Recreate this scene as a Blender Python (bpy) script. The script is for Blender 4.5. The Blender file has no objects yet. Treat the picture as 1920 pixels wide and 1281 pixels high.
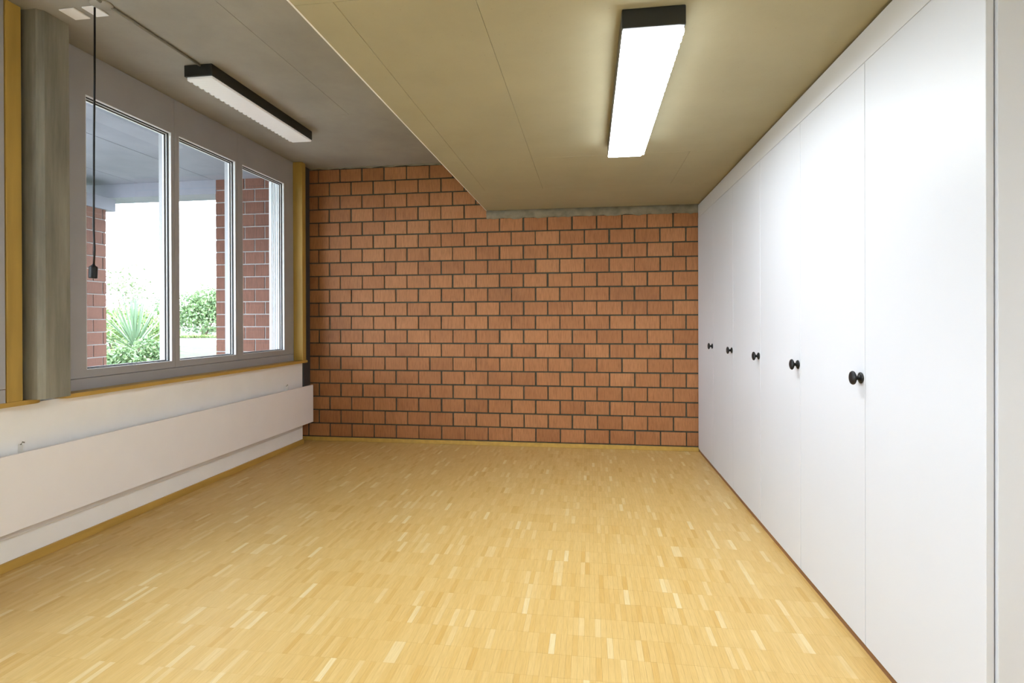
import bpy, bmesh, math, random
from mathutils import Vector, Matrix

random.seed(7)
C = bpy.context.scene.collection
SC = bpy.context.scene

# ------------------------------------------------------------------ camera
YAW, PITCH, ROLL, CAM_H = 0.1403, -0.0027, -0.0032, 1.2584
cam_d = bpy.data.cameras.new('camera')
cam_d.sensor_fit = 'HORIZONTAL'; cam_d.sensor_width = 36.0
cam_d.lens = 1025.28 * 36 / 1920
cam_d.shift_y = -(640.5 - 603.1) / 1920
cam_d.clip_start = 0.02; cam_d.clip_end = 500
cam = bpy.data.objects.new('camera', cam_d); C.objects.link(cam)
_c, _s = math.cos(YAW), math.sin(YAW)
_R, _F, _U = Vector((_c, _s, 0)), Vector((-_s, _c, 0)), Vector((0, 0, 1))
F = _F * math.cos(PITCH) + _U * math.sin(PITCH)
U = -_F * math.sin(PITCH) + _U * math.cos(PITCH)
R2 = _R * math.cos(ROLL) + U * math.sin(ROLL)
U2 = -_R * math.sin(ROLL) + U * math.cos(ROLL)
m = Matrix.Identity(4)
for i in range(3):
    m[i][0], m[i][1], m[i][2] = R2[i], U2[i], -F[i]
m.translation = (0, 0, CAM_H)
cam.matrix_world = m
SC.camera = cam

# ------------------------------------------------------------------ world, exposure
W = bpy.data.worlds.new('overcast_sky'); SC.world = W; W.use_nodes = True
bg = W.node_tree.nodes['Background']
bg.inputs['Color'].default_value = (0.84, 0.91, 1.0, 1)
bg.inputs['Strength'].default_value = 11.5
SC.view_settings.view_transform = 'Standard'
SC.view_settings.look = 'None'
SC.view_settings.gamma = 1.0
SC.view_settings.use_curve_mapping = False
SC.view_settings.exposure = 0.2
SC.cycles.use_denoising = True
SC.cycles.max_bounces = 14
SC.cycles.diffuse_bounces = 8
SC.cycles.glossy_bounces = 4
SC.cycles.transparent_max_bounces = 16
SC.cycles.sample_clamp_indirect = 8.0

LAMP_ON = 27.0       # glow of the lit lamp's diffuser
LAMP_DIM = 0.10     # glow of the window-side lamp's diffuser

# ------------------------------------------------------------------ room numbers (metres)
XL, XR, YB = -2.91, 1.025, 5.408        # parapet face, wardrobe face, brick face
ZU, ZL = 2.857, 2.357                   # upper ceiling, lowered ceiling
XS = -1.02                              # edge of the lowered ceiling
XF = -2.95                              # window frame face
Y0 = -3.5                               # wall behind the camera

# ------------------------------------------------------------------ material helpers
def new_mat(name):
    mt = bpy.data.materials.new(name); mt.use_nodes = True
    nt = mt.node_tree
    return mt, nt, nt.nodes, nt.links, nt.nodes['Principled BSDF']

def ramp(N, stops):
    r = N.new('ShaderNodeValToRGB')
    el = r.color_ramp.elements
    while len(el) < len(stops): el.new(0.5)
    for e, (p, c) in zip(el, stops): e.position = p; e.color = (*c, 1)
    return r

def plain(name, col, rough=0.5, spec=0.5, metal=0.0, var=0.04, scale=6.0, bump=0.0, bscale=80.0, stretch=(1, 1, 1)):
    mt, nt, N, L, B = new_mat(name)
    tc = N.new('ShaderNodeTexCoord'); mp = N.new('ShaderNodeMapping')
    mp.inputs['Scale'].default_value = stretch
    L.new(tc.outputs['Object'], mp.inputs['Vector'])
    nz = N.new('ShaderNodeTexNoise'); nz.inputs['Scale'].default_value = scale; nz.inputs['Detail'].default_value = 5
    L.new(mp.outputs['Vector'], nz.inputs['Vector'])
    lo = tuple(max(0, c * (1 - var)) for c in col); hi = tuple(min(1, c * (1 + var)) for c in col)
    rp = ramp(N, [(0.3, lo), (0.7, hi)])
    L.new(nz.outputs['Fac'], rp.inputs['Fac']); L.new(rp.outputs['Color'], B.inputs['Base Color'])
    B.inputs['Roughness'].default_value = rough
    B.inputs['Specular IOR Level'].default_value = spec
    B.inputs['Metallic'].default_value = metal
    if bump > 0:
        n2 = N.new('ShaderNodeTexNoise'); n2.inputs['Scale'].default_value = bscale; n2.inputs['Detail'].default_value = 4
        L.new(mp.outputs['Vector'], n2.inputs['Vector'])
        bp = N.new('ShaderNodeBump'); bp.inputs['Strength'].default_value = bump; bp.inputs['Distance'].default_value = 0.004
        L.new(n2.outputs['Fac'], bp.inputs['Height']); L.new(bp.outputs['Normal'], B.inputs['Normal'])
    return mt

def mat_concrete(name, col, streak=(1, 1, 1), var=0.12):
    mt, nt, N, L, B = new_mat(name)
    g = N.new('ShaderNodeNewGeometry'); mp = N.new('ShaderNodeMapping'); mp.inputs['Scale'].default_value = streak
    L.new(g.outputs['Position'], mp.inputs['Vector'])
    n1 = N.new('ShaderNodeTexNoise'); n1.inputs['Scale'].default_value = 1.7; n1.inputs['Detail'].default_value = 7; n1.inputs['Roughness'].default_value = 0.62
    n2 = N.new('ShaderNodeTexNoise'); n2.inputs['Scale'].default_value = 60; n2.inputs['Detail'].default_value = 3
    vo = N.new('ShaderNodeTexVoronoi'); vo.inputs['Scale'].default_value = 26
    for n in (n1, n2): L.new(mp.outputs['Vector'], n.inputs['Vector'])
    L.new(g.outputs['Position'], vo.inputs['Vector'])
    rp = ramp(N, [(0.3, tuple(c * (1 - var) for c in col)), (0.7, tuple(c * (1 + var) for c in col))])
    L.new(n1.outputs['Fac'], rp.inputs['Fac'])
    pr = ramp(N, [(0.035, (0.7, 0.7, 0.7)), (0.075, (1, 1, 1))])     # small air holes
    L.new(vo.outputs['Distance'], pr.inputs['Fac'])
    mx = N.new('ShaderNodeMix'); mx.data_type = 'RGBA'; mx.blend_type = 'MULTIPLY'; mx.inputs[0].default_value = 0.6
    L.new(rp.outputs['Color'], mx.inputs[6]); L.new(pr.outputs['Color'], mx.inputs[7])
    L.new(mx.outputs[2], B.inputs['Base Color'])
    bp = N.new('ShaderNodeBump'); bp.inputs['Strength'].default_value = 0.12; bp.inputs['Distance'].default_value = 0.004
    L.new(n2.outputs['Fac'], bp.inputs['Height']); L.new(bp.outputs['Normal'], B.inputs['Normal'])
    B.inputs['Roughness'].default_value = 0.8; B.inputs['Specular IOR Level'].default_value = 0.25
    return mt

def mat_brick(name, tones, rough=0.6):
    mt, nt, N, L, B = new_mat(name)
    oi = N.new('ShaderNodeObjectInfo')
    g = N.new('ShaderNodeNewGeometry'); mp = N.new('ShaderNodeMapping'); mp.inputs['Scale'].default_value = (1, 1, 0.07)
    L.new(g.outputs['Position'], mp.inputs['Vector'])
    n1 = N.new('ShaderNodeTexNoise'); n1.inputs['Scale'].default_value = 150; n1.inputs['Detail'].default_value = 4; n1.inputs['Roughness'].default_value = 0.65
    L.new(mp.outputs['Vector'], n1.inputs['Vector'])
    n2 = N.new('ShaderNodeTexNoise'); n2.inputs['Scale'].default_value = 2.3; n2.inputs['Detail'].default_value = 3
    L.new(g.outputs['Position'], n2.inputs['Vector'])
    ad = N.new('ShaderNodeMath'); ad.operation = 'MULTIPLY_ADD'; ad.inputs[1].default_value = 0.5; 
    L.new(oi.outputs['Random'], ad.inputs[0])
    sb = N.new('ShaderNodeMath'); sb.operation = 'MULTIPLY_ADD'; sb.inputs[1].default_value = 0.8; sb.inputs[2].default_value = -0.15
    L.new(n2.outputs['Fac'], sb.inputs[0]); L.new(sb.outputs[0], ad.inputs[2])
    rp = ramp(N, [(i / (len(tones) - 1), t) for i, t in enumerate(tones)])
    L.new(ad.outputs[0], rp.inputs['Fac'])
    sr = ramp(N, [(0.33, (0.58, 0.56, 0.54)), (0.58, (1, 1, 1)), (0.75, (1.0, 1.0, 1.0))])
    L.new(n1.outputs['Fac'], sr.inputs['Fac'])
    mx = N.new('ShaderNodeMix'); mx.data_type = 'RGBA'; mx.blend_type = 'MULTIPLY'; mx.inputs[0].default_value = 0.75
    L.new(rp.outputs['Color'], mx.inputs[6]); L.new(sr.outputs['Color'], mx.inputs[7])
    L.new(mx.outputs[2], B.inputs['Base Color'])
    bp = N.new('ShaderNodeBump'); bp.inputs['Strength'].default_value = 0.35; bp.inputs['Distance'].default_value = 0.002
    L.new(n1.outputs['Fac'], bp.inputs['Height']); L.new(bp.outputs['Normal'], B.inputs['Normal'])
    B.inputs['Roughness'].default_value = rough; B.inputs['Specular IOR Level'].default_value = 0.45
    return mt

def mat_parquet(name):
    """oak strips: tone per strip from the mesh attribute, grain along the strip"""
    mt, nt, N, L, B = new_mat(name)
    at = N.new('ShaderNodeAttribute'); at.attribute_name = 'tone'
    g = N.new('ShaderNodeNewGeometry'); mp = N.new('ShaderNodeMapping'); mp.inputs['Scale'].default_value = (1, 0.05, 1)
    L.new(g.outputs['Position'], mp.inputs['Vector'])
    n1 = N.new('ShaderNodeTexNoise'); n1.inputs['Scale'].default_value = 260; n1.inputs['Detail'].default_value = 3
    L.new(mp.outputs['Vector'], n1.inputs['Vector'])
    rp = ramp(N, [(0.0, (0.64, 0.385, 0.105)), (0.35, (0.705, 0.47, 0.165)), (0.75, (0.745, 0.52, 0.205)), (1.0, (0.83, 0.67, 0.37))])
    L.new(at.outputs['Fac'], rp.inputs['Fac'])
    gr = ramp(N, [(0.3, (0.86, 0.83, 0.78)), (0.6, (1, 1, 1))])
    L.new(n1.outputs['Fac'], gr.inputs['Fac'])
    mx = N.new('ShaderNodeMix'); mx.data_type = 'RGBA'; mx.blend_type = 'MULTIPLY'; mx.inputs[0].default_value = 0.8
    L.new(rp.outputs['Color'], mx.inputs[6]); L.new(gr.outputs['Color'], mx.inputs[7])
    L.new(mx.outputs[2], B.inputs['Base Color'])
    B.inputs['Roughness'].default_value = 0.42; B.inputs['Specular IOR Level'].default_value = 0.4
    return mt

def mat_glow(name, col, strength, base=(0.85, 0.85, 0.87)):
    mt, nt, N, L, B = new_mat(name)
    tc = N.new('ShaderNodeTexCoord'); wv = N.new('ShaderNodeTexWave'); wv.bands_direction = 'Y'; wv.inputs['Scale'].default_value = 12
    L.new(tc.outputs['Object'], wv.inputs['Vector'])
    rp = ramp(N, [(0.0, tuple(c * 0.95 for c in base)), (1.0, base)])
    L.new(wv.outputs['Fac'], rp.inputs['Fac']); L.new(rp.outputs['Color'], B.inputs['Base Color'])
    B.inputs['Roughness'].default_value = 0.35
    B.inputs['Emission Color'].default_value = (*col, 1); B.inputs['Emission Strength'].default_value = strength
    return mt

def mat_glass(name):
    mt = bpy.data.materials.new(name); mt.use_nodes = True
    nt = mt.node_tree; N = nt.nodes; L = nt.links
    N.remove(N['Principled BSDF'])
    tr = N.new('ShaderNodeBsdfTransparent'); tr.inputs['Color'].default_value = (0.95, 0.97, 0.97, 1)
    gl = N.new('ShaderNodeBsdfGlossy'); gl.inputs['Roughness'].default_value = 0.02
    lw = N.new('ShaderNodeLayerWeight'); lw.inputs['Blend'].default_value = 0.5
    pw = N.new('ShaderNodeMath'); pw.operation = 'POWER'; pw.inputs[1].default_value = 4.0
    L.new(lw.outputs['Facing'], pw.inputs[0])
    ml = N.new('ShaderNodeMath'); ml.operation = 'MULTIPLY_ADD'; ml.inputs[1].default_value = 0.5; ml.inputs[2].default_value = 0.035
    L.new(pw.outputs[0], ml.inputs[0])
    mx = N.new('ShaderNodeMixShader')
    L.new(ml.outputs[0], mx.inputs['Fac']); L.new(tr.outputs['BSDF'], mx.inputs[1]); L.new(gl.outputs['BSDF'], mx.inputs[2])
    L.new(mx.outputs['Shader'], N['Material Output'].inputs['Surface'])
    return mt

def mat_leaf(name, a, b):
    mt, nt, N, L, B = new_mat(name)
    g = N.new('ShaderNodeNewGeometry'); rp = ramp(N, [(0.0, a), (1.0, b)])
    L.new(g.outputs['Random Per Island'], rp.inputs['Fac']); L.new(rp.outputs['Color'], B.inputs['Base Color'])
    B.inputs['Roughness'].default_value = 0.55
    return mt

M = {
    'mortar': plain('mortar_grey', (0.075, 0.075, 0.055), 0.9, 0.2, var=0.2, scale=30, bump=0.4, bscale=120),
    'mortar_top': plain('mortar_smear', (0.25, 0.22, 0.16), 0.9, 0.2, var=0.2, scale=14, bump=0.5, bscale=60),
    'mortar_out': plain('mortar_pale', (0.36, 0.36, 0.36), 0.9, 0.2, var=0.1, scale=30, bump=0.3, bscale=120),
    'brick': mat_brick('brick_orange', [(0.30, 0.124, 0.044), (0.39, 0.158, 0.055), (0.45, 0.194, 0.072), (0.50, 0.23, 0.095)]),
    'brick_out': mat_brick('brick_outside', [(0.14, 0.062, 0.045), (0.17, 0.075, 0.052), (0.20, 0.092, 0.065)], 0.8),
    'parquet': mat_parquet('oak_mosaic'),
    'subfloor': plain('floor_joint', (0.16, 0.085, 0.03), 0.8),
    'ceil_up': mat_concrete('concrete_ceiling', (0.335, 0.32, 0.285)),
    'ceil_low': mat_concrete('concrete_soffit', (0.39, 0.36, 0.245), var=0.06),
    'pillar': mat_concrete('concrete_pillar', (0.25, 0.24, 0.20), (6, 6, 0.5), 0.42),
    'porch': mat_concrete('concrete_porch', (0.26, 0.265, 0.31)),
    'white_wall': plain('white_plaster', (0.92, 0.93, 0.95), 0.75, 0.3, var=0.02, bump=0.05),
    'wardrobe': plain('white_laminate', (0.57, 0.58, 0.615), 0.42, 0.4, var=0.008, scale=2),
    'wardrobe_top': plain('white_filler', (0.585, 0.585, 0.60), 0.5, 0.4, var=0.008, scale=2),
    'plinth': plain('brown_plinth', (0.22, 0.10, 0.04), 0.5, var=0.2, scale=8, stretch=(1, 0.2, 1)),
    'black': plain('black_metal', (0.006, 0.006, 0.007), 0.45, 0.35, var=0.2),
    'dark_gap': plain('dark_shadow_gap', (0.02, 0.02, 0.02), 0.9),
    'housing': plain('black_housing', (0.014, 0.015, 0.014), 0.4, 0.5, var=0.1),
    'dark_steel': plain('dark_steel', (0.05, 0.052, 0.056), 0.45, 0.5, var=0.1),
    'frame': plain('grey_frame', (0.37, 0.37, 0.39), 0.5, 0.4, var=0.03),
    'sash': plain('white_aluminium', (0.78, 0.80, 0.84), 0.4, 0.5, var=0.02),
    'gasket': plain('black_gasket', (0.03, 0.03, 0.035), 0.7),
    'wood': plain('yellow_oak', (0.44, 0.285, 0.065), 0.45, 0.4, var=0.12, scale=5, stretch=(4, 4, 0.4)),
    'wood_h': plain('yellow_oak_rail', (0.52, 0.33, 0.08), 0.45, 0.4, var=0.12, scale=5, stretch=(4, 0.4, 4)),
    'radiator': plain('white_enamel', (0.91, 0.895, 0.925), 0.5, 0.4, var=0.01),
    'radiator_shade': plain('grey_shade_strip', (0.72, 0.70, 0.70), 0.6, var=0.03),  # shade below the radiator put into this grey
    'plate': plain('white_plastic', (0.88, 0.88, 0.88), 0.4, 0.5, var=0.02),
    'conduit': plain('grey_conduit', (0.20, 0.19, 0.16), 0.6, var=0.08),
    'glow_on': mat_glow('lamp_glow', (0.89, 0.955, 1.0), LAMP_ON),
    'glow_dim': mat_glow('lamp_glow_dim', (0.97, 0.98, 1.0), LAMP_DIM),
    'glass': mat_glass('window_glass'),
    'grass': plain('lawn_green', (0.064, 0.082, 0.046), 0.9, 0.2, var=0.3, scale=3),
    'road': plain('pale_gravel', (0.58, 0.57, 0.55), 0.9, 0.2, var=0.08, scale=3),
    'slab': plain('terrace_slab', (0.45, 0.44, 0.42), 0.85, 0.2, var=0.08, scale=3),
    'yucca': mat_leaf('yucca_leaf', (0.13, 0.21, 0.13), (0.27, 0.36, 0.24)),
    'bush': mat_leaf('bush_leaf', (0.09, 0.17, 0.08), (0.23, 0.34, 0.15)),
    'bush2': mat_leaf('shrub_leaf', (0.12, 0.21, 0.06), (0.30, 0.42, 0.15)),
    'tree': mat_leaf('tree_leaf', (0.17, 0.22, 0.12), (0.30, 0.36, 0.22)),
    'flower': mat_leaf('white_petal', (0.8, 0.8, 0.76), (0.85, 0.85, 0.82)),
    'bark': plain('brown_bark', (0.16, 0.12, 0.09), 0.9, 0.2, var=0.3, scale=12, bump=0.5),
}

# ------------------------------------------------------------------ object helpers
WORLD = {}
def wl(o): return WORLD.get(o.name, Vector((0, 0, 0)))

def link(name, me, mat, parent=None, loc=(0, 0, 0), smooth=False):
    o = bpy.data.objects.new(name, me); C.objects.link(o)
    loc = Vector(loc)
    if mat is not None and not me.materials: me.materials.append(mat)
    if smooth:
        for p in me.polygons: p.use_smooth = True
    WORLD[o.name] = loc
    if parent is not None:
        o.parent = parent; o.location = loc - wl(parent)
    else:
        o.location = loc
    return o

def tag(o, label=None, cat=None, group=None, kind=None):
    if label: o['label'] = label
    if cat: o['category'] = cat
    if group: o['group'] = group
    if kind: o['kind'] = kind
    return o

def thing(name, loc, label=None, cat=None, group=None, kind=None):
    o = bpy.data.objects.new(name, None); C.objects.link(o); o.empty_display_size = 0.1
    o.location = loc; WORLD[o.name] = Vector(loc)
    return tag(o, label, cat, group, kind)

def bm_box(bm, x0, x1, y0, y1, z0, z1):
    r = bmesh.ops.create_cube(bm, size=1.0)
    for v in r['verts']:
        v.co = Vector(((x0 + x1) / 2 + v.co.x * (x1 - x0), (y0 + y1) / 2 + v.co.y * (y1 - y0), (z0 + z1) / 2 + v.co.z * (z1 - z0)))
    return r['verts']

def box_mesh(name, sx, sy, sz, bevel=0.0, seg=1):
    bm = bmesh.new(); bm_box(bm, -sx / 2, sx / 2, -sy / 2, sy / 2, -sz / 2, sz / 2)
    if bevel > 0:
        bmesh.ops.bevel(bm, geom=bm.edges[:], offset=bevel, segments=seg, affect='EDGES', profile=0.5)
    me = bpy.data.meshes.new(name); bm.to_mesh(me); bm.free()
    return me

def box(name, x0, x1, y0, y1, z0, z1, mat, parent=None, bevel=0.0, seg=1, **kw):
    me = box_mesh(name, abs(x1 - x0), abs(y1 - y0), abs(z1 - z0), bevel, seg)
    o = link(name, me, mat, parent, ((x0 + x1) / 2, (y0 + y1) / 2, (z0 + z1) / 2))
    return tag(o, **kw)

def boxes(name, lst, mat, parent=None, bevel=0.0, **kw):
    """several touching boxes that form ONE part (a frame of four bars and the like)"""
    xs = [b[0] for b in lst] + [b[1] for b in lst]; ys = [b[2] for b in lst] + [b[3] for b in lst]; zs = [b[4] for b in lst] + [b[5] for b in lst]
    c = Vector(((min(xs) + max(xs)) / 2, (min(ys) + max(ys)) / 2, (min(zs) + max(zs)) / 2))
    bm = bmesh.new()
    for b in lst: bm_box(bm, b[0] - c.x, b[1] - c.x, b[2] - c.y, b[3] - c.y, b[4] - c.z, b[5] - c.z)
    if bevel > 0: bmesh.ops.bevel(bm, geom=bm.edges[:], offset=bevel, segments=1, affect='EDGES')
    me = bpy.data.meshes.new(name); bm.to_mesh(me); bm.free()
    return tag(link(name, me, mat, parent, c), **kw)

def lathe_mesh(name, prof, n=24, axis='Z'):
    vs, fs = [], []
    for r, h in prof:
        for k in range(n):
            a = 2 * math.pi * k / n
            p = (r * math.cos(a), r * math.sin(a), h)
            vs.append(p if axis == 'Z' else (-p[2], p[0], p[1]))       # axis 'X': height runs towards -x
    for i in range(len(prof) - 1):
        for k in range(n):
            a, b = i * n + k, i * n + (k + 1) % n
            fs.append((a, b, b + n, a + n))
    fs.append(tuple(range(n))[::-1]); fs.append(tuple(range((len(prof) - 1) * n, len(prof) * n)))
    me = bpy.data.meshes.new(name); me.from_pydata(vs, [], fs); me.update()
    bm = bmesh.new(); bm.from_mesh(me); bmesh.ops.recalc_face_normals(bm, faces=bm.faces[:]); bm.to_mesh(me); bm.free()
    return me

def tube_mesh(name, pts, r, n=8, r_end=None):
    vs, fs = [], []
    pts = [Vector(p) for p in pts]
    for i, p in enumerate(pts):
        d = (pts[min(i + 1, len(pts) - 1)] - pts[max(i - 1, 0)]).normalized()
        a = d.cross(Vector((0, 0, 1)) if abs(d.z) < 0.9 else Vector((1, 0, 0))).normalized(); b = d.cross(a)
        rr = r if r_end is None else r + (r_end - r) * i / (len(pts) - 1)
        for k in range(n):
            t = 2 * math.pi * k / n; vs.append(p + a * math.cos(t) * rr + b * math.sin(t) * rr)
    for i in range(len(pts) - 1):
        for k in range(n):
            a, b = i * n + k, i * n + (k + 1) % n; fs.append((a, b, b + n, a + n))
    fs.append(tuple(range(n))[::-1]); fs.append(tuple(range((len(pts) - 1) * n, len(pts) * n)))
    me = bpy.data.meshes.new(name); me.from_pydata([tuple(v) for v in vs], [], fs); me.update()
    bm = bmesh.new(); bm.from_mesh(me); bmesh.ops.recalc_face_normals(bm, faces=bm.faces[:]); bm.to_mesh(me); bm.free()
    return me

def prism_mesh(name, poly, z0, z1, bevel=0.0):
    """plan outline extruded in z, centred on its own origin (0,0,0) = world"""
    n = len(poly)
    vs = [(x, y, z0) for x, y in poly] + [(x, y, z1) for x, y in poly]
    fs = [tuple(range(n))[::-1], tuple(range(n, 2 * n))] + [(k, (k + 1) % n, (k + 1) % n + n, k + n) for k in range(n)]
    me = bpy.data.meshes.new(name); me.from_pydata(vs, [], fs)
    bm = bmesh.new(); bm.from_mesh(me); bmesh.ops.recalc_face_normals(bm, faces=bm.faces[:])
    if bevel > 0: bmesh.ops.bevel(bm, geom=bm.edges[:], offset=bevel, segments=2, affect='EDGES')
    bm.to_mesh(me); bm.free()
    return me

# ================================================================== SETTING
# ---- floor: joint bed + oak mosaic strips
floor = box('floor', -3.20, 1.70, Y0, YB + 0.0, -0.12, -0.0025, M['subfloor'], kind='structure', label='yellow oak mosaic parquet floor of short parallel strips')
SW, SL, GAP = 0.0222, 0.1335, 0.00035
def tone():
    t = random.gauss(0.5, 0.15)
    u = random.random()
    if u < 0.022: t = random.uniform(0.86, 1.0)
    elif u < 0.08: t = random.uniform(0.72, 0.86)
    elif u < 0.10: t = random.uniform(0.05, 0.2)
    return min(1, max(0, t))
def strip_mesh(t):
    me = box_mesh('strip', SW - GAP, SL - GAP, 0.0025)
    a = me.attributes.new('tone', 'FLOAT', 'POINT'); a.data.foreach_set('value', [t] * len(me.vertices))
    me.materials.append(M['parquet']); return me
cand = []
ny = int((YB - 0.012 - Y0) / SL); nx = int((1.64 - XL) / SW)
for j in range(ny):
    yc = YB - 0.014 - SL * (j + 0.5)
    off = 0.0
    for i in range(-7, nx + 1):
        xc = XL + SW * (i + 0.5)
        if yc > 1.58 and xc > 1.06: continue
        if i < 0 and yc < 5.25: continue
        cand.append((xc, yc, tone()))
def in_view(x, y):
    X = x * _c + y * _s; Z = -x * _s + y * _c
    if Z < 0.5: return False
    u = 960 + 1025.28 * X / Z; v = 603 + 1025.28 * CAM_H / Z
    return -5 < u < 1925 and v < 1283
near = sorted([q for q in cand if in_view(q[0], q[1])], key=lambda q: q[0] ** 2 * 0.4 + q[1] ** 2)[:300]
near_set = set(near)
TM = [strip_mesh(k / 11) for k in range(12)]
for x, y, t in near:
    link('oak_strip', TM[round(t * 11)], None, floor, (x, y, -0.00125 + random.uniform(-0.0001, 0.0001)))
vs, fs, tn = [], [], []
for q in cand:
    if q in near_set: continue
    x, y, t = q; hx, hy = (SW - GAP) / 2, (SL - GAP) / 2; zt = random.uniform(-0.0001, 0.0001); b = len(vs)
    vs += [(x - hx, y - hy, -0.0025), (x + hx, y - hy, -0.0025), (x + hx, y + hy, -0.0025), (x - hx, y + hy, -0.0025),
           (x - hx, y - hy, zt), (x + hx, y - hy, zt), (x + hx, y + hy, zt), (x - hx, y + hy, zt)]
    fs += [(b + 4, b + 5, b + 6, b + 7), (b, b + 1, b + 5, b + 4), (b + 1, b + 2, b + 6, b + 5), (b + 2, b + 3, b + 7, b + 6), (b + 3, b, b + 4, b + 7)]
    tn += [t] * 8
me = bpy.data.meshes.new('oak_strips'); me.from_pydata(vs, [], fs); me.update()
a = me.attributes.new('tone', 'FLOAT', 'POINT'); a.data.foreach_set('value', tn)
tag(link('parquet_field', me, M['parquet'], floor), kind='stuff')

# ---- brick wall at the back
wall_back = box('wall_back', -3.30, 1.70, YB + 0.009, YB + 0.25, -0.12, 3.0, M['mortar'], kind='structure', label='orange brick wall with dark recessed joints')
BP, BH, ZB, BX0, JT = 0.2408, 0.14, 0.043, -2.6942, 0.0135
def brick_mesh(w, h=BH - JT, d=0.05): return box_mesh('brick', w, d, h, 0.0022)
FULL = [brick_mesh(BP - JT + dw) for dw in (-0.003, 0.0, 0.003)]
XLB = -3.06
for k in range(20):
    xr = 1.035 if k < 16 else XS + 0.03
    z0 = ZB + BH * k
    j0 = BX0 + (BP / 2 if k % 2 else 0.0)
    i = -3
    while True:
        a0, a1 = j0 + BP * i + JT / 2, j0 + BP * (i + 1) - JT / 2
        i += 1
        if a1 < XLB + 0.02: continue
        if a0 > xr - 0.02: break
        cut = a0 < XLB or a1 > xr
        b0, b1 = max(a0, XLB), min(a1, xr)
        top = z0 + BH - JT / 2
        zc = z0 + BH / 2
        dx, dy, dz = random.uniform(-0.0015, 0.0015), random.uniform(-0.0015, 0.0015), random.uniform(-0.0008, 0.0008)
        if k == 15: # top course below the lowered ceiling stays under the mortar
            pass
        me = brick_mesh(b1 - b0) if cut else random.choice(FULL)
        link('brick', me, M['brick'], wall_back, ((b0 + b1) / 2 + (0 if cut else dx), YB + 0.025 + dy, zc + dz))
# ragged mortar joint under the two ceilings
def ragged(name, x0, x1, ztop, depth, amp, n):
    vs, fs = [], []
    for i in range(n + 1):
        x = x0 + (x1 - x0) * i / n
        zb = ztop - depth - amp * (0.5 * math.sin(i * 0.9) + random.uniform(-0.8, 0.8))
        yy = YB - 0.006 + random.uniform(-0.002, 0.002)
        vs += [(x, yy, ztop), (x, yy - 0.002, (ztop + zb) / 2), (x, yy + 0.004, zb), (x, YB + 0.012, zb - 0.002), (x, YB + 0.012, ztop)]
    for i in range(n):
        for k in range(5):
            a, b = i * 5 + k, i * 5 + (k + 1) % 5
            fs.append((a, b, b + 5, a + 5))
    me = bpy.data.meshes.new(name); me.from_pydata(vs, [], fs); me.update()
    bm = bmesh.new(); bm.from_mesh(me); bmesh.ops.recalc_face_normals(bm, faces=bm.faces[:]); bm.to_mesh(me); bm.free()
    return link(name, me, M['mortar_top'], wall_back, smooth=True)
ragged('mortar_bead', -3.0, XS + 0.02, ZU + 0.004, 0.014, 0.006, 60)
ragged('mortar_bead', XS, 1.03, ZL + 0.004, 0.085, 0.009, 60)
box('baseboard_back', -3.065, 1.03, YB - 0.014, YB + 0.006, 0.0, 0.040, M['wood_h'], bevel=0.002, kind='structure', label='thin yellow oak baseboard along the brick wall')

# ---- white parapet wall under the windows, baseboard, infill and dark trim in the corner
box('wall_left', -3.16, XL, Y0, 5.243, -0.12, 0.832, M['white_wall'], kind='structure', label='white plastered parapet wall under the windows')
box('baseboard_left', XL - 0.002, XL + 0.014, Y0, 5.245, 0.0, 0.047, M['wood_h'], bevel=0.002, kind='structure', label='yellow oak baseboard along the white parapet')
box('trim_1', -3.12, -2.908, 5.262, 5.400, 0.20, ZU - 0.001, M['dark_steel'], bevel=0.003, kind='structure', label='dark steel corner strip beside the brick wall')
box('trim_2', -3.16, -3.07, 5.243, YB + 0.005, -0.12, ZU, M['brick'], kind='structure', label='narrow brown infill behind the parapet end')

# ---- upper and lowered concrete ceilings, cast in panels
def ceiling(name, core, xs_rows, z, mat, label):
    c = box(name, *core, mat, kind='structure', label=label)
    for (y0, y1, xs) in xs_rows:
        for x0, x1 in zip(xs[:-1], xs[1:]):
            g = 0.0007
            box('concrete_panel', x0 + g, x1 - g, y0 + g, y1 - g, z, z + 0.012, mat, c, bevel=0.0008)
    return c
ceiling('ceiling', (-3.30, XS + 0.05, Y0, YB + 0.2, ZU + 0.006, ZU + 0.30),
        [(Y0, 4.03, (-3.30, -1.842, XS + 0.05)), (4.03, YB + 0.008, (-3.30, XS + 0.05))], ZU, M['ceil_up'], 'grey raw concrete ceiling above the windows')
ceiling('ceiling_soffit', (XS + 0.001, 1.75, Y0, YB + 0.2, ZL + 0.006, ZU + 0.30),
        [(Y0, 1.785, (XS, -0.38, 1.75)), (1.785, 3.70, (XS, -0.872, -0.382, 1.75)), (3.70, 4.565, (XS, -0.872, -0.382, 0.655, 1.75)), (4.565, YB + 0.008, (XS, 1.75))], ZL, M['ceil_low'], 'lowered beige concrete ceiling with faint panel joints')
box('trim_3', XS - 0.004, XS + 0.004, Y0, YB, ZL - 0.0015, ZL + 0.010, M['plate'], bevel=0.0015, kind='structure', label='thin pale edge of the lowered ceiling')

# ---- walls the camera does not see
box('wall_right', 1.66, 1.80, Y0, YB + 0.2, -0.12, 3.0, M['white_wall'], kind='structure', label='white wall behind the wardrobe')
box('wall_near', -3.3, 1.8, Y0 - 0.15, Y0, -0.12, 3.1, M['white_wall'], kind='structure', label='white wall at the near end of the room')

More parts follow.
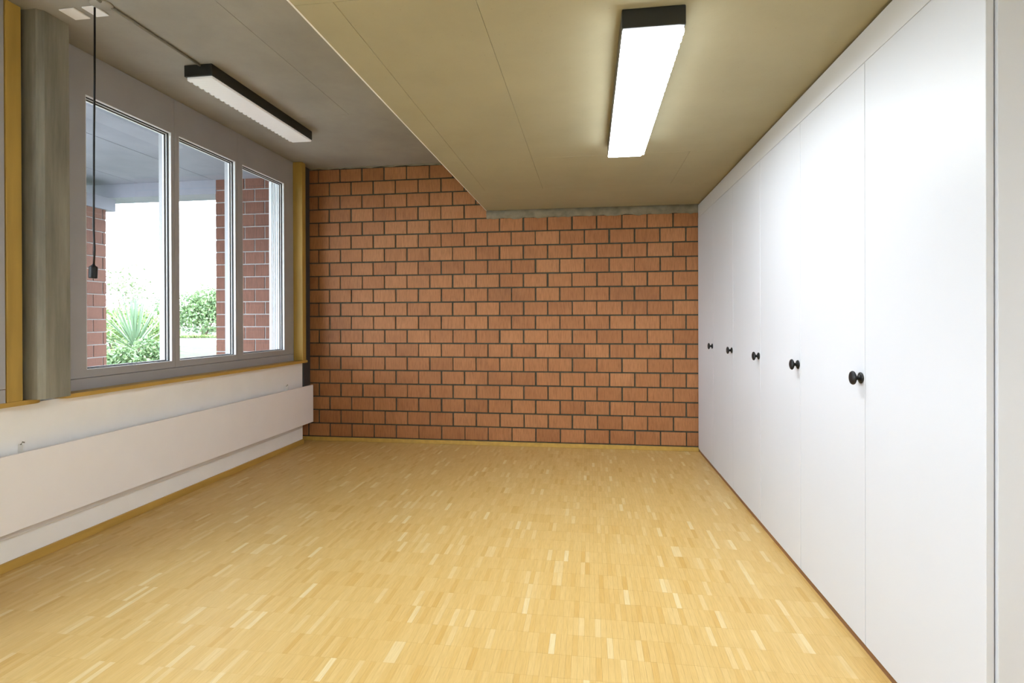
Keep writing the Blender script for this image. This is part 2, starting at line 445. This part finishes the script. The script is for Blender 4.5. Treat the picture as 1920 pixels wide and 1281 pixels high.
# ---- concrete pillar between the windows (chamfered edge)
XP, ch = -2.77, 0.024
pl = [(-3.05, 2.428), (XP - ch, 2.428), (XP, 2.428 + ch), (XP, 2.586), (XP - 0.006, 2.592), (-2.955, 2.592), (-2.955, 2.72), (-3.16, 2.72), (-3.16, 2.428)]
tag(link('concrete_pillar', prism_mesh('concrete_pillar', pl, 0.858, ZU, 0.0), M['pillar']), kind='structure', label='stained grey concrete pillar between the two windows')

# ================================================================== WINDOWS
def sill_mesh(name, xb, xf, y0, y1, z0, z1, round_lo, round_hi, r=0.045):
    pts = [(xb, y0)]
    if round_lo: pts += [(xf - r + r * math.sin(t), y0 + r - r * math.cos(t)) for t in [k * math.pi / 16 for k in range(9)]]
    else: pts += [(xf, y0)]
    if round_hi: pts += [(xf - r + r * math.cos(t), y1 - r + r * math.sin(t)) for t in [k * math.pi / 16 for k in range(9)]]
    else: pts += [(xf, y1)]
    pts += [(xb, y1)]
    return prism_mesh(name, pts, z0, z1, 0.003)

def sash(parent, y0, y1, z0, z1, xf, deep=False):
    """stepped white reveal with black gaskets around a pane"""
    steps = [(xf - 0.001, xf - 0.020, 0.004, 'sash'), (xf - 0.020, xf - 0.028, 0.010, 'gasket'), (xf - 0.028, xf - 0.038, 0.012, 'sash'), (xf - 0.038, xf - 0.043, 0.018, 'gasket'), (xf - 0.043, xf - 0.056, 0.020, 'sash')]
    def ring(name, xa, xb, w, mt, p):
        lo = 0.5 if w < 0.01 else 1
        return boxes(name, [(xb, xa, y0, y1, z0, z0 + w * 0.6), (xb, xa, y0, y1, z1 - w, z1), (xb, xa, y0, y0 + w, z0, z1), (xb, xa, y1 - w, y1, z0, z1)], M[mt], p)
    s = ring('sash', *steps[0][:3], steps[0][3], parent)
    ring('gasket', *steps[1][:3], steps[1][3], s); ring('bead', *steps[2][:3], steps[2][3], s)
    ring('gasket', *steps[3][:3], steps[3][3], s); ring('bead', *steps[4][:3], steps[4][3], s)
    box('glass_pane', xf - 0.052, xf - 0.047, y0 + 0.012, y1 - 0.012, z0 + 0.008, z1 - 0.012, M['glass'], s)
    return s

def window(name, label, xf, y0, y1, sashes, z0, z1, zbot, seams, depth=0.10):
    w = thing(name, (xf, (y0 + y1) / 2, zbot), label, kind='structure')
    xb = xf - depth
    es = [y0] + seams + [y1]
    for a, b, (p, q) in zip(es[:-1], es[1:], sashes):
        a += 0.0012; b -= 0.0012
        boxes('frame', [(xb, xf, a, p, 0.9255, ZU - 0.003), (xb, xf, q, b, 0.9255, ZU - 0.003), (xb, xf, p, q, z1, ZU - 0.003), (xb, xf, p, q, 0.9255, z0)], M['frame'], w)
    box('lower_rail', xb, xf - 0.001, y0, y1, zbot, 0.9225, M['frame'], w, bevel=0.0012)
    for s in sashes: sash(w, s[0], s[1], z0, z1, xf)
    return w, xb

SASH1 = [(2.856, 3.528), (3.600, 4.242), (4.334, 4.984)]
w1, xb1 = window('window_1', 'grey framed window with three panes above the radiator', XF, 2.700, 5.255, SASH1, 0.972, 2.604, 0.852, [3.555, 4.268])
link('window_sill', sill_mesh('window_sill', -2.97, -2.85, 2.640, 5.243, 0.8325, 0.856, True, False), M['wood_h'], w1)
box('jamb_post', XF - 0.0, -2.85, 5.145, 5.212, 0.8565, ZU - 0.003, M['wood'], w1, bevel=0.003, label='yellow oak post at the brick wall end')
# shutter guide rails outside the third pane
for k, (xa, xb_) in enumerate(((-3.028, -3.013), (-3.050, -3.040), (-3.066, -3.058), (-3.100, -3.074))):
    box('guide_rail', xa, xb_, 4.962 + 0.002 * k, 5.02, 0.95, 2.62, M['sash'], w1, bevel=0.002)
box('guide_backing', -3.11, -3.006, 4.990, 5.10, 0.94, 2.63, M['gasket'], w1)
box('outer_sill', -3.20, XF - 0.056, 2.72, 5.2, 0.935, 0.962, M['sash'], w1, bevel=0.003, label='white outer sill ledge')

w2, xb2 = window('window_2', 'grey framed window left of the concrete pillar', -2.856, -2.60, 2.325,
                 [(-2.5, -1.62), (-1.54, -0.66), (-0.58, 0.30), (0.38, 1.26), (1.34, 2.22)], 0.972, 2.604, 0.852, [-1.58, -0.62, 0.34, 1.30])
link('window_sill', sill_mesh('window_sill', -2.97, -2.85, -2.60, 2.523, 0.8325, 0.856, False, True, 0.06), M['wood_h'], w2)
box('jamb_post', -3.02, -2.85, 2.328, 2.404, 0.8565, ZU - 0.003, M['wood'], w2, bevel=0.003, label='yellow oak post beside the concrete pillar')
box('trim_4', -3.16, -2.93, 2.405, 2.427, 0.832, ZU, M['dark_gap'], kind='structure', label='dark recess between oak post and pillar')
box('wall_left_upper', -3.16, -2.856, Y0, -2.60, 0.832, ZU, M['white_wall'], kind='structure', label='white wall beside the near window')

# ================================================================== WARDROBE
DW, YE, YN = 0.6343, 5.3898, 1.584
wd = thing('wardrobe', (XR + 0.3, (YE + YN) / 2, 0), 'long white built-in wardrobe with six tall doors and black knobs', 'wardrobe')
XC = XR + 0.022
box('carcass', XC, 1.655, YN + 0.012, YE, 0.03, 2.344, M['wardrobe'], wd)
box('side_panel', XC, 1.656, 1.576, 1.5955, 0.012, 2.344, M['wardrobe'], wd, bevel=0.001)
box('top_filler', XR + 0.001, XC + 0.10, YN, YE, 2.2235, 2.3445, M['wardrobe_top'], wd, bevel=0.001)
box('plinth', XR + 0.008, XC + 0.05, YN + 0.002, YE, 0.0, 0.027, M['plinth'], wd)
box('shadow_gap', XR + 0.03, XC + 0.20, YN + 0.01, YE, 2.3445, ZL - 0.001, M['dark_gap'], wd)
kp = [(0.0205, 0.0), (0.0215, 0.002), (0.021, 0.0045), (0.017, 0.0075), (0.0085, 0.0105), (0.0072, 0.0165), (0.0085, 0.0205), (0.019, 0.0235), (0.0255, 0.0275), (0.0265, 0.031), (0.0245, 0.0345), (0.018, 0.0375), (0.009, 0.0390), (0.001, 0.0394)]
KNOB = lathe_mesh('knob', kp, 28, 'X'); KNOB.materials.append(M['black'])
for p in KNOB.polygons: p.use_smooth = True
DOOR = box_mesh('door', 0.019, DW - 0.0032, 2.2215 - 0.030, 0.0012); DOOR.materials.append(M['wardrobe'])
for k in range(6):
    y1 = YE - DW * k; y0 = y1 - DW
    d = link('door', DOOR, None, wd, (XR + 0.0095, (y0 + y1) / 2, (0.030 + 2.2215) / 2))
    if k < 5:
        link('knob', KNOB, None, d, (XR, y0 + 0.028, 1.034))

# ================================================================== RADIATOR
rd = thing('radiator', (XL + 0.05, 3.3, 0.2), 'long flat white panel radiator low on the white parapet wall', 'radiator')
box('front_panel', XL + 0.060, XL + 0.078, 0.9, 5.318, 0.213, 0.596, M['radiator'], rd, bevel=0.003, seg=2)
box('shade_panel', XL + 0.020, XL + 0.030, 0.9, 5.19, 0.172, 0.575, M['radiator_shade'], rd, bevel=0.002, label='added grey panel painting the shade strip under the radiator')  # added panel; its grey lower edge paints the shade strip below the radiator
for y in (1.2, 2.43, 4.92):
    boxes('bracket', [(XL + 0.001, XL + 0.030, y - 0.004, y + 0.004, 0.30, 0.625), (XL + 0.001, XL + 0.062, y - 0.004, y + 0.004, 0.36, 0.375), (XL + 0.001, XL + 0.062, y - 0.004, y + 0.004, 0.50, 0.515)], M['plate'], rd)
    link('hook', tube_mesh('hook', [(0, 0, 0), (0.004, 0, 0.022), (0.010, 0.003, 0.034), (0.016, 0.008, 0.030)], 0.0035), M['conduit'], rd, (XL + 0.010, y, 0.605))

# ================================================================== LAMPS
def lamp(name, x0, x1, y0, y1, ztop, hh, glow, far, label):
    t = thing(name, ((x0 + x1) / 2, (y0 + y1) / 2, ztop), label, 'lamp')
    box('housing', x0, x1, y0, y1, ztop - hh, ztop - 0.0005, M['housing'], t, bevel=0.004, seg=2)
    a, b = (0.016, 0.003) if far < 0 else (0.003, 0.016)      # the ribs stand free on the side away from the room's middle
    box('diffuser', x0 + a, x1 - b, y0 + 0.006, y1 - 0.006, ztop - hh - 0.016, ztop - hh, glow, t, bevel=0.004, seg=2)
    n = int((y1 - y0) / 0.05); st = (y1 - y0 - 0.03) / n
    tb = []
    for k in range(n):
        yc = y0 + 0.015 + st * (k + 0.5)
        tb.append((x0 + (0.002 if far < 0 else 0.006), x1 - (0.006 if far < 0 else 0.002), yc - st * 0.27, yc + st * 0.27, ztop - hh - 0.013, ztop - hh - 0.001))
    boxes('diffuser_ribs', tb, glow, t, kind='stuff')
    return t
lamp('ceiling_lamp', -2.502, -2.312, 3.10, 4.34, ZU, 0.073, M['glow_dim'], -1, 'dim black ceiling lamp on the grey concrete above the window')
lamp('ceiling_lamp', 0.117, 0.337, 1.972, 3.475, ZL, 0.070, M['glow_on'], 1, 'bright lit black ceiling lamp on the lowered ceiling')
lamp('ceiling_lamp', 0.117, 0.337, -1.628, -0.125, ZL, 0.070, M['glow_on'], 1, 'added lit black ceiling lamp, unseen behind the camera')  # unseen lamp, added to brighten the foreground floor and the parapet

# ---- ceiling outlets, conduit and hanging cable
box('cover_plate', -2.681, -2.591, 2.447, 2.542, ZU - 0.008, ZU - 0.0002, M['plate'], bevel=0.002, label='white square ceiling cover plate nearest the concrete pillar', cat='cover plate')
box('cover_plate', -2.546, -2.470, 2.445, 2.533, ZU - 0.008, ZU - 0.0002, M['plate'], bevel=0.002, label='white square ceiling cover plate with the black cable in front', cat='cover plate')
cd = thing('cable_conduit', (-2.392, 2.7, ZU), 'thin grey conduit on the ceiling leading to the dim lamp', 'conduit')
link('junction_cap', lathe_mesh('junction_cap', [(0.052, 0.0), (0.051, -0.006), (0.045, -0.009), (0.002, -0.010)], 28), M['ceil_up'], cd, (-2.425, 2.44, ZU - 0.0002), smooth=True)
link('pipe', tube_mesh('pipe', [(0, 2.47, 0), (0, 2.8, 0), (0, 3.12, 0)], 0.008, 10), M['conduit'], cd, (-2.392, 0, ZU - 0.008), smooth=True)
link('pipe', tube_mesh('pipe', [(0, 1.0, 0), (0, 2.2, 0), (0, 2.41, 0)], 0.008, 10), M['conduit'], cd, (-2.400, 0, ZU - 0.008), smooth=True)
hp = thing('hanging_cable', (-2.480, 2.452, ZU), 'black cable with a small black socket hanging before the window', 'cable')
link('cord', tube_mesh('cord', [(-2.476, 2.452, ZU - 0.006), (-2.478, 2.452, 2.5), (-2.483, 2.451, 2.2), (-2.485, 2.450, 1.9), (-2.486, 2.450, 1.72), (-2.482, 2.450, 1.62), (-2.487, 2.450, 1.54)], 0.0046, 8), M['black'], hp, smooth=True)
so = link('socket', lathe_mesh('socket', [(0.006, 0.012), (0.010, 0.004), (0.0175, 0.0), (0.019, -0.004), (0.019, -0.056), (0.0165, -0.060), (0.014, -0.060)], 24), M['black'], hp, (-2.489, 2.450, 1.537))
so.rotation_euler = (0, math.radians(3), 0)

# ================================================================== OUTSIDE
GZ = 0.30
box('terrace', -6.2, -3.16, -4.0, 6.4, 0.16, 0.30, M['slab'], kind='structure', label='pale terrace slab outside the window')
def ground(name, pts, z, mat, **kw):
    me = prism_mesh(name, pts, z - 0.2, z)
    return tag(link(name, me, mat), **kw)
ground('lawn', [(-80, -40), (-6.2, -40), (-6.2, 6.4), (40, 6.4), (40, 80), (-80, 80)], GZ - 0.02, M['grass'], kind='structure', label='pale green lawn beyond the terrace')
ground('road', [(-60, 16), (10, 22), (10, 30), (-60, 25)], GZ + 0.0, M['road'], kind='structure', label='pale gravel drive behind the lawn')
# porch roof, beams
pr = box('porch_roof', -6.4, -3.10, 1.9, 6.1, 2.866, 3.05, M['porch'], kind='structure', label='grey concrete porch roof outside the window')
for x0, x1 in ((-6.4, -5.15), (-5.15, -4.2), (-4.2, -3.12)):
    box('roof_panel', x0 + 0.004, x1 - 0.004, 1.9, 5.66, 2.852, 2.868, M['porch'], pr, bevel=0.002)
box('porch_beam', -6.4, -4.17, 5.65, 5.95, 2.695, 2.860, M['porch'], kind='structure', label='pale concrete beam at the end of the porch roof')
box('porch_lintel', -5.75, -5.395, 3.2, 5.60, 2.520, 2.660, M['porch'], kind='structure', label='concrete lintel on the outer brick column')

def brick_block(name, x0, x1, y0, y1, z0, z1, label):
    """free-standing brick pier: courses wrap around all four sides"""
    p = box(name, x0 + 0.008, x1 - 0.008, y0 + 0.008, y1 - 0.008, z0, z1, M['mortar_out'], kind='structure', label=label)
    k = 0; z = z0
    cache = {}
    while z < z1 - 0.02:
        zt = min(z + BH, z1)
        for ax in (0, 1):
            lo, hi = (x0, x1) if ax == 0 else (y0, y1)
            c0 = lo - (BP / 2 if (k + ax) % 2 else 0)
            while c0 < hi - 0.01:
                a, b = max(lo, c0), min(hi, c0 + BP)
                c0 += BP
                if b - a < 0.03: continue
                for side in (0, 1):
                    if ax == 0:
                        if side == 1: continue                       # the far face cannot be seen from the room
                        loc = ((a + b) / 2, y0 + 0.022, (z + zt) / 2); sz = (b - a - 0.011, 0.044, zt - z - 0.011)
                    else:
                        if side == 0 and x0 > -5: pass
                        loc = ((x0 + 0.022) if side == 0 else (x1 - 0.022), (a + b) / 2, (z + zt) / 2); sz = (0.044, b - a - 0.011, zt - z - 0.011)
                        if loc[1] - sz[1] / 2 < y0 + 0.05:           # leave the corner to the front face
                            sh = y0 + 0.052 - (loc[1] - sz[1] / 2)
                            if sz[1] - sh < 0.03: continue
                            loc = (loc[0], loc[1] + sh / 2, loc[2]); sz = (sz[0], sz[1] - sh, sz[2])
                    key = tuple(round(v, 4) for v in sz)
                    if key not in cache: cache[key] = box_mesh('brick', *sz, 0.002)
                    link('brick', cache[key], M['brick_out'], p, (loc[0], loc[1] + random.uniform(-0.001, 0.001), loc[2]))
        z = zt; k += 1
    return p
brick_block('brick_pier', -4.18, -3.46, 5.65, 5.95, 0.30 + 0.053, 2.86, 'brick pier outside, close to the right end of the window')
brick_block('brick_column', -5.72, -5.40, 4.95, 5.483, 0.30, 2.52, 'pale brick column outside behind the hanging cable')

# ---- plants
def leaf_blade(bm, base, d, L, w, droop, seg=5):
    d = d.normalized(); side = d.cross(Vector((0, 0, 1)))
    side = side.normalized() if side.length > 1e-3 else Vector((1, 0, 0))
    rows = []
    for i in range(seg + 1):
        t = i / seg
        p = base + d * L * t + Vector((0, 0, -droop * L * t * t))
        ww = w * (0.55 + 1.2 * t * (1 - t)) * (1 - t ** 3) + 0.0008
        up = side.cross(d).normalized() * ww * 0.25
        rows.append([bm.verts.new(p - side * ww), bm.verts.new(p - up), bm.verts.new(p + side * ww)])
    for r0, r1 in zip(rows[:-1], rows[1:]):
        for k in range(2): bm.faces.new((r0[k], r0[k + 1], r1[k + 1], r1[k]))

def yucca(loc, h, n, L, label):
    t = thing('yucca', loc, label, 'plant')
    x, y, z = loc
    link('trunk', tube_mesh('trunk', [(0, 0, 0), (0.03, 0.02, h * 0.5), (0.0, 0.0, h)], 0.11, 10, 0.07), M['bark'], t, loc, smooth=True)
    for k in range(n):
        az = k * 2.39996; el = math.radians(88 - 88 * (k / n) ** 1.0)
        d = Vector((math.cos(az) * math.cos(el), math.sin(az) * math.cos(el), math.sin(el)))
        bm = bmesh.new(); leaf_blade(bm, Vector((0, 0, 0)), d, L * random.uniform(0.85, 1.1), 0.021, 0.03 + 0.22 * (k / n) ** 2)
        me = bpy.data.meshes.new('leaf'); bm.to_mesh(me); bm.free()
        link('leaf', me, M['yucca'], t, (x, y, z + h - 0.16 * (k / n)))
    return t

def bush(name, loc, rx, ry, rz, n, size, mat, label, cat, group=None, stem=True, lean=0.35):
    t = thing(name, loc, label, cat, group)
    x, y, z = loc
    rnd = random.Random(int(abs(x * 100) + n))
    lobes = [(rnd.uniform(-0.55, 0.55), rnd.uniform(-0.5, 0.5), rnd.uniform(-0.1, 0.55), rnd.uniform(0.35, 0.6)) for _ in range(9)] + [(0, 0, 0, 0.75)]
    vs, fs = [], []
    for _ in range(n):
        lx, ly, lz, lr = rnd.choice(lobes)
        v = Vector((rnd.gauss(0, 1), rnd.gauss(0, 1), rnd.gauss(0, 1))).normalized() * lr * rnd.uniform(0.75, 1.03)
        p = Vector(((lx + v.x) * rx, (ly + v.y) * ry, max((lz + v.z) * rz + rz * 0.8, 0.02)))
        a = Vector((rnd.gauss(0, 1), rnd.gauss(0, 1), rnd.gauss(0, 1))).normalized()
        b = a.cross(Vector((rnd.gauss(0, 1), rnd.gauss(0, 1), rnd.gauss(0, 1)))).normalized()
        s = size * rnd.uniform(0.6, 1.2); i = len(vs)
        vs += [p - a * s, p + b * s * 0.45, p + a * s, p - b * s * 0.45]; fs.append((i, i + 1, i + 2, i + 3))
    me = bpy.data.meshes.new('foliage'); me.from_pydata([tuple(v) for v in vs], [], fs); me.update()
    link('foliage', me, mat, t, loc)
    if stem:
        for q in range(3):
            link('stem', tube_mesh('stem', [(0, 0, -0.05), (rx * 0.15 * (q - 1), 0.05, rz * 0.5), (rx * 0.4 * (q - 1), 0.1 * q, rz * 1.1)], 0.03 * rz + 0.01, 7, 0.01), M['bark'], t, loc, smooth=True)
    return t

yucca((-9.85, 10.7, GZ - 0.03), 0.46, 110, 1.30, 'spiky green yucca with long blade leaves outside the first pane')
bush('shrub', (-7.40, 8.42, GZ - 0.03), 0.36, 0.30, 0.40, 2200, 0.04, M['bush'], 'low dark shrub right of the yucca', 'shrub')
bush('shrub', (-6.92, 7.25, GZ - 0.03), 0.30, 0.26, 0.34, 2000, 0.035, M['bush'], 'low dark shrub in front of the yucca trunk', 'shrub')
bush('shrub', (-14.8, 15.2, GZ - 0.03), 1.0, 0.7, 0.75, 2400, 0.06, M['bush'], 'far dark shrub left of the yucca by the brick column', 'shrub')
bush('shrub', (-12.1, 13.2, GZ - 0.03), 1.45, 0.6, 0.80, 3600, 0.06, M['bush2'], 'light green shrub behind the yucca', 'shrub')
fl = bush('flower_shrub', (-8.12, 8.28, GZ - 0.03), 0.24, 0.20, 0.30, 700, 0.03, M['bush2'], 'small white flowering shrub beside the brick column', 'shrub')
for k in range(16):
    az = k * 2.4; rr = 0.10 + 0.12 * ((k * 7) % 5) / 5
    bm = bmesh.new()
    for q in range(5):
        leaf_blade(bm, Vector((0, 0, 0)), Vector((math.cos(q * 1.2566), math.sin(q * 1.2566), 0.5)), 0.028, 0.010, 0.1, 2)
    me = bpy.data.meshes.new('blossom'); bm.to_mesh(me); bm.free()
    link('blossom', me, M['flower'], fl, (-8.12 + rr * math.cos(az), 8.28 + rr * math.sin(az), GZ + 0.42 + 0.02 * math.sin(k)))
bush('bush', (-24.0, 31.4, GZ - 0.03), 3.1, 1.5, 1.75, 9000, 0.12, M['bush'], 'round green bush seen through the middle pane', 'bush')
bush('bush', (-31.2, 32.6, GZ - 0.03), 2.6, 1.3, 1.15, 4200, 0.11, M['bush2'], 'lower green bush left of the round bush', 'bush')
bush('hedge', (-22.6, 28.6, GZ - 0.03), 4.2, 0.35, 0.12, 3600, 0.06, M['bush2'], 'low clipped hedge along the edge of the gravel drive', 'hedge')
for (x, y, s_, lab) in ((-50.0, 53.0, 4.6, 'far pale tree standing above the yucca'), (-41.0, 54.0, 3.0, 'far pale tree standing above the round bush')):
    bush('tree', (x, y, GZ - 0.03), s_ * 0.7, s_ * 0.6, s_ * 0.95, 900, 0.22, M['tree'], lab, 'tree', 'far trees')
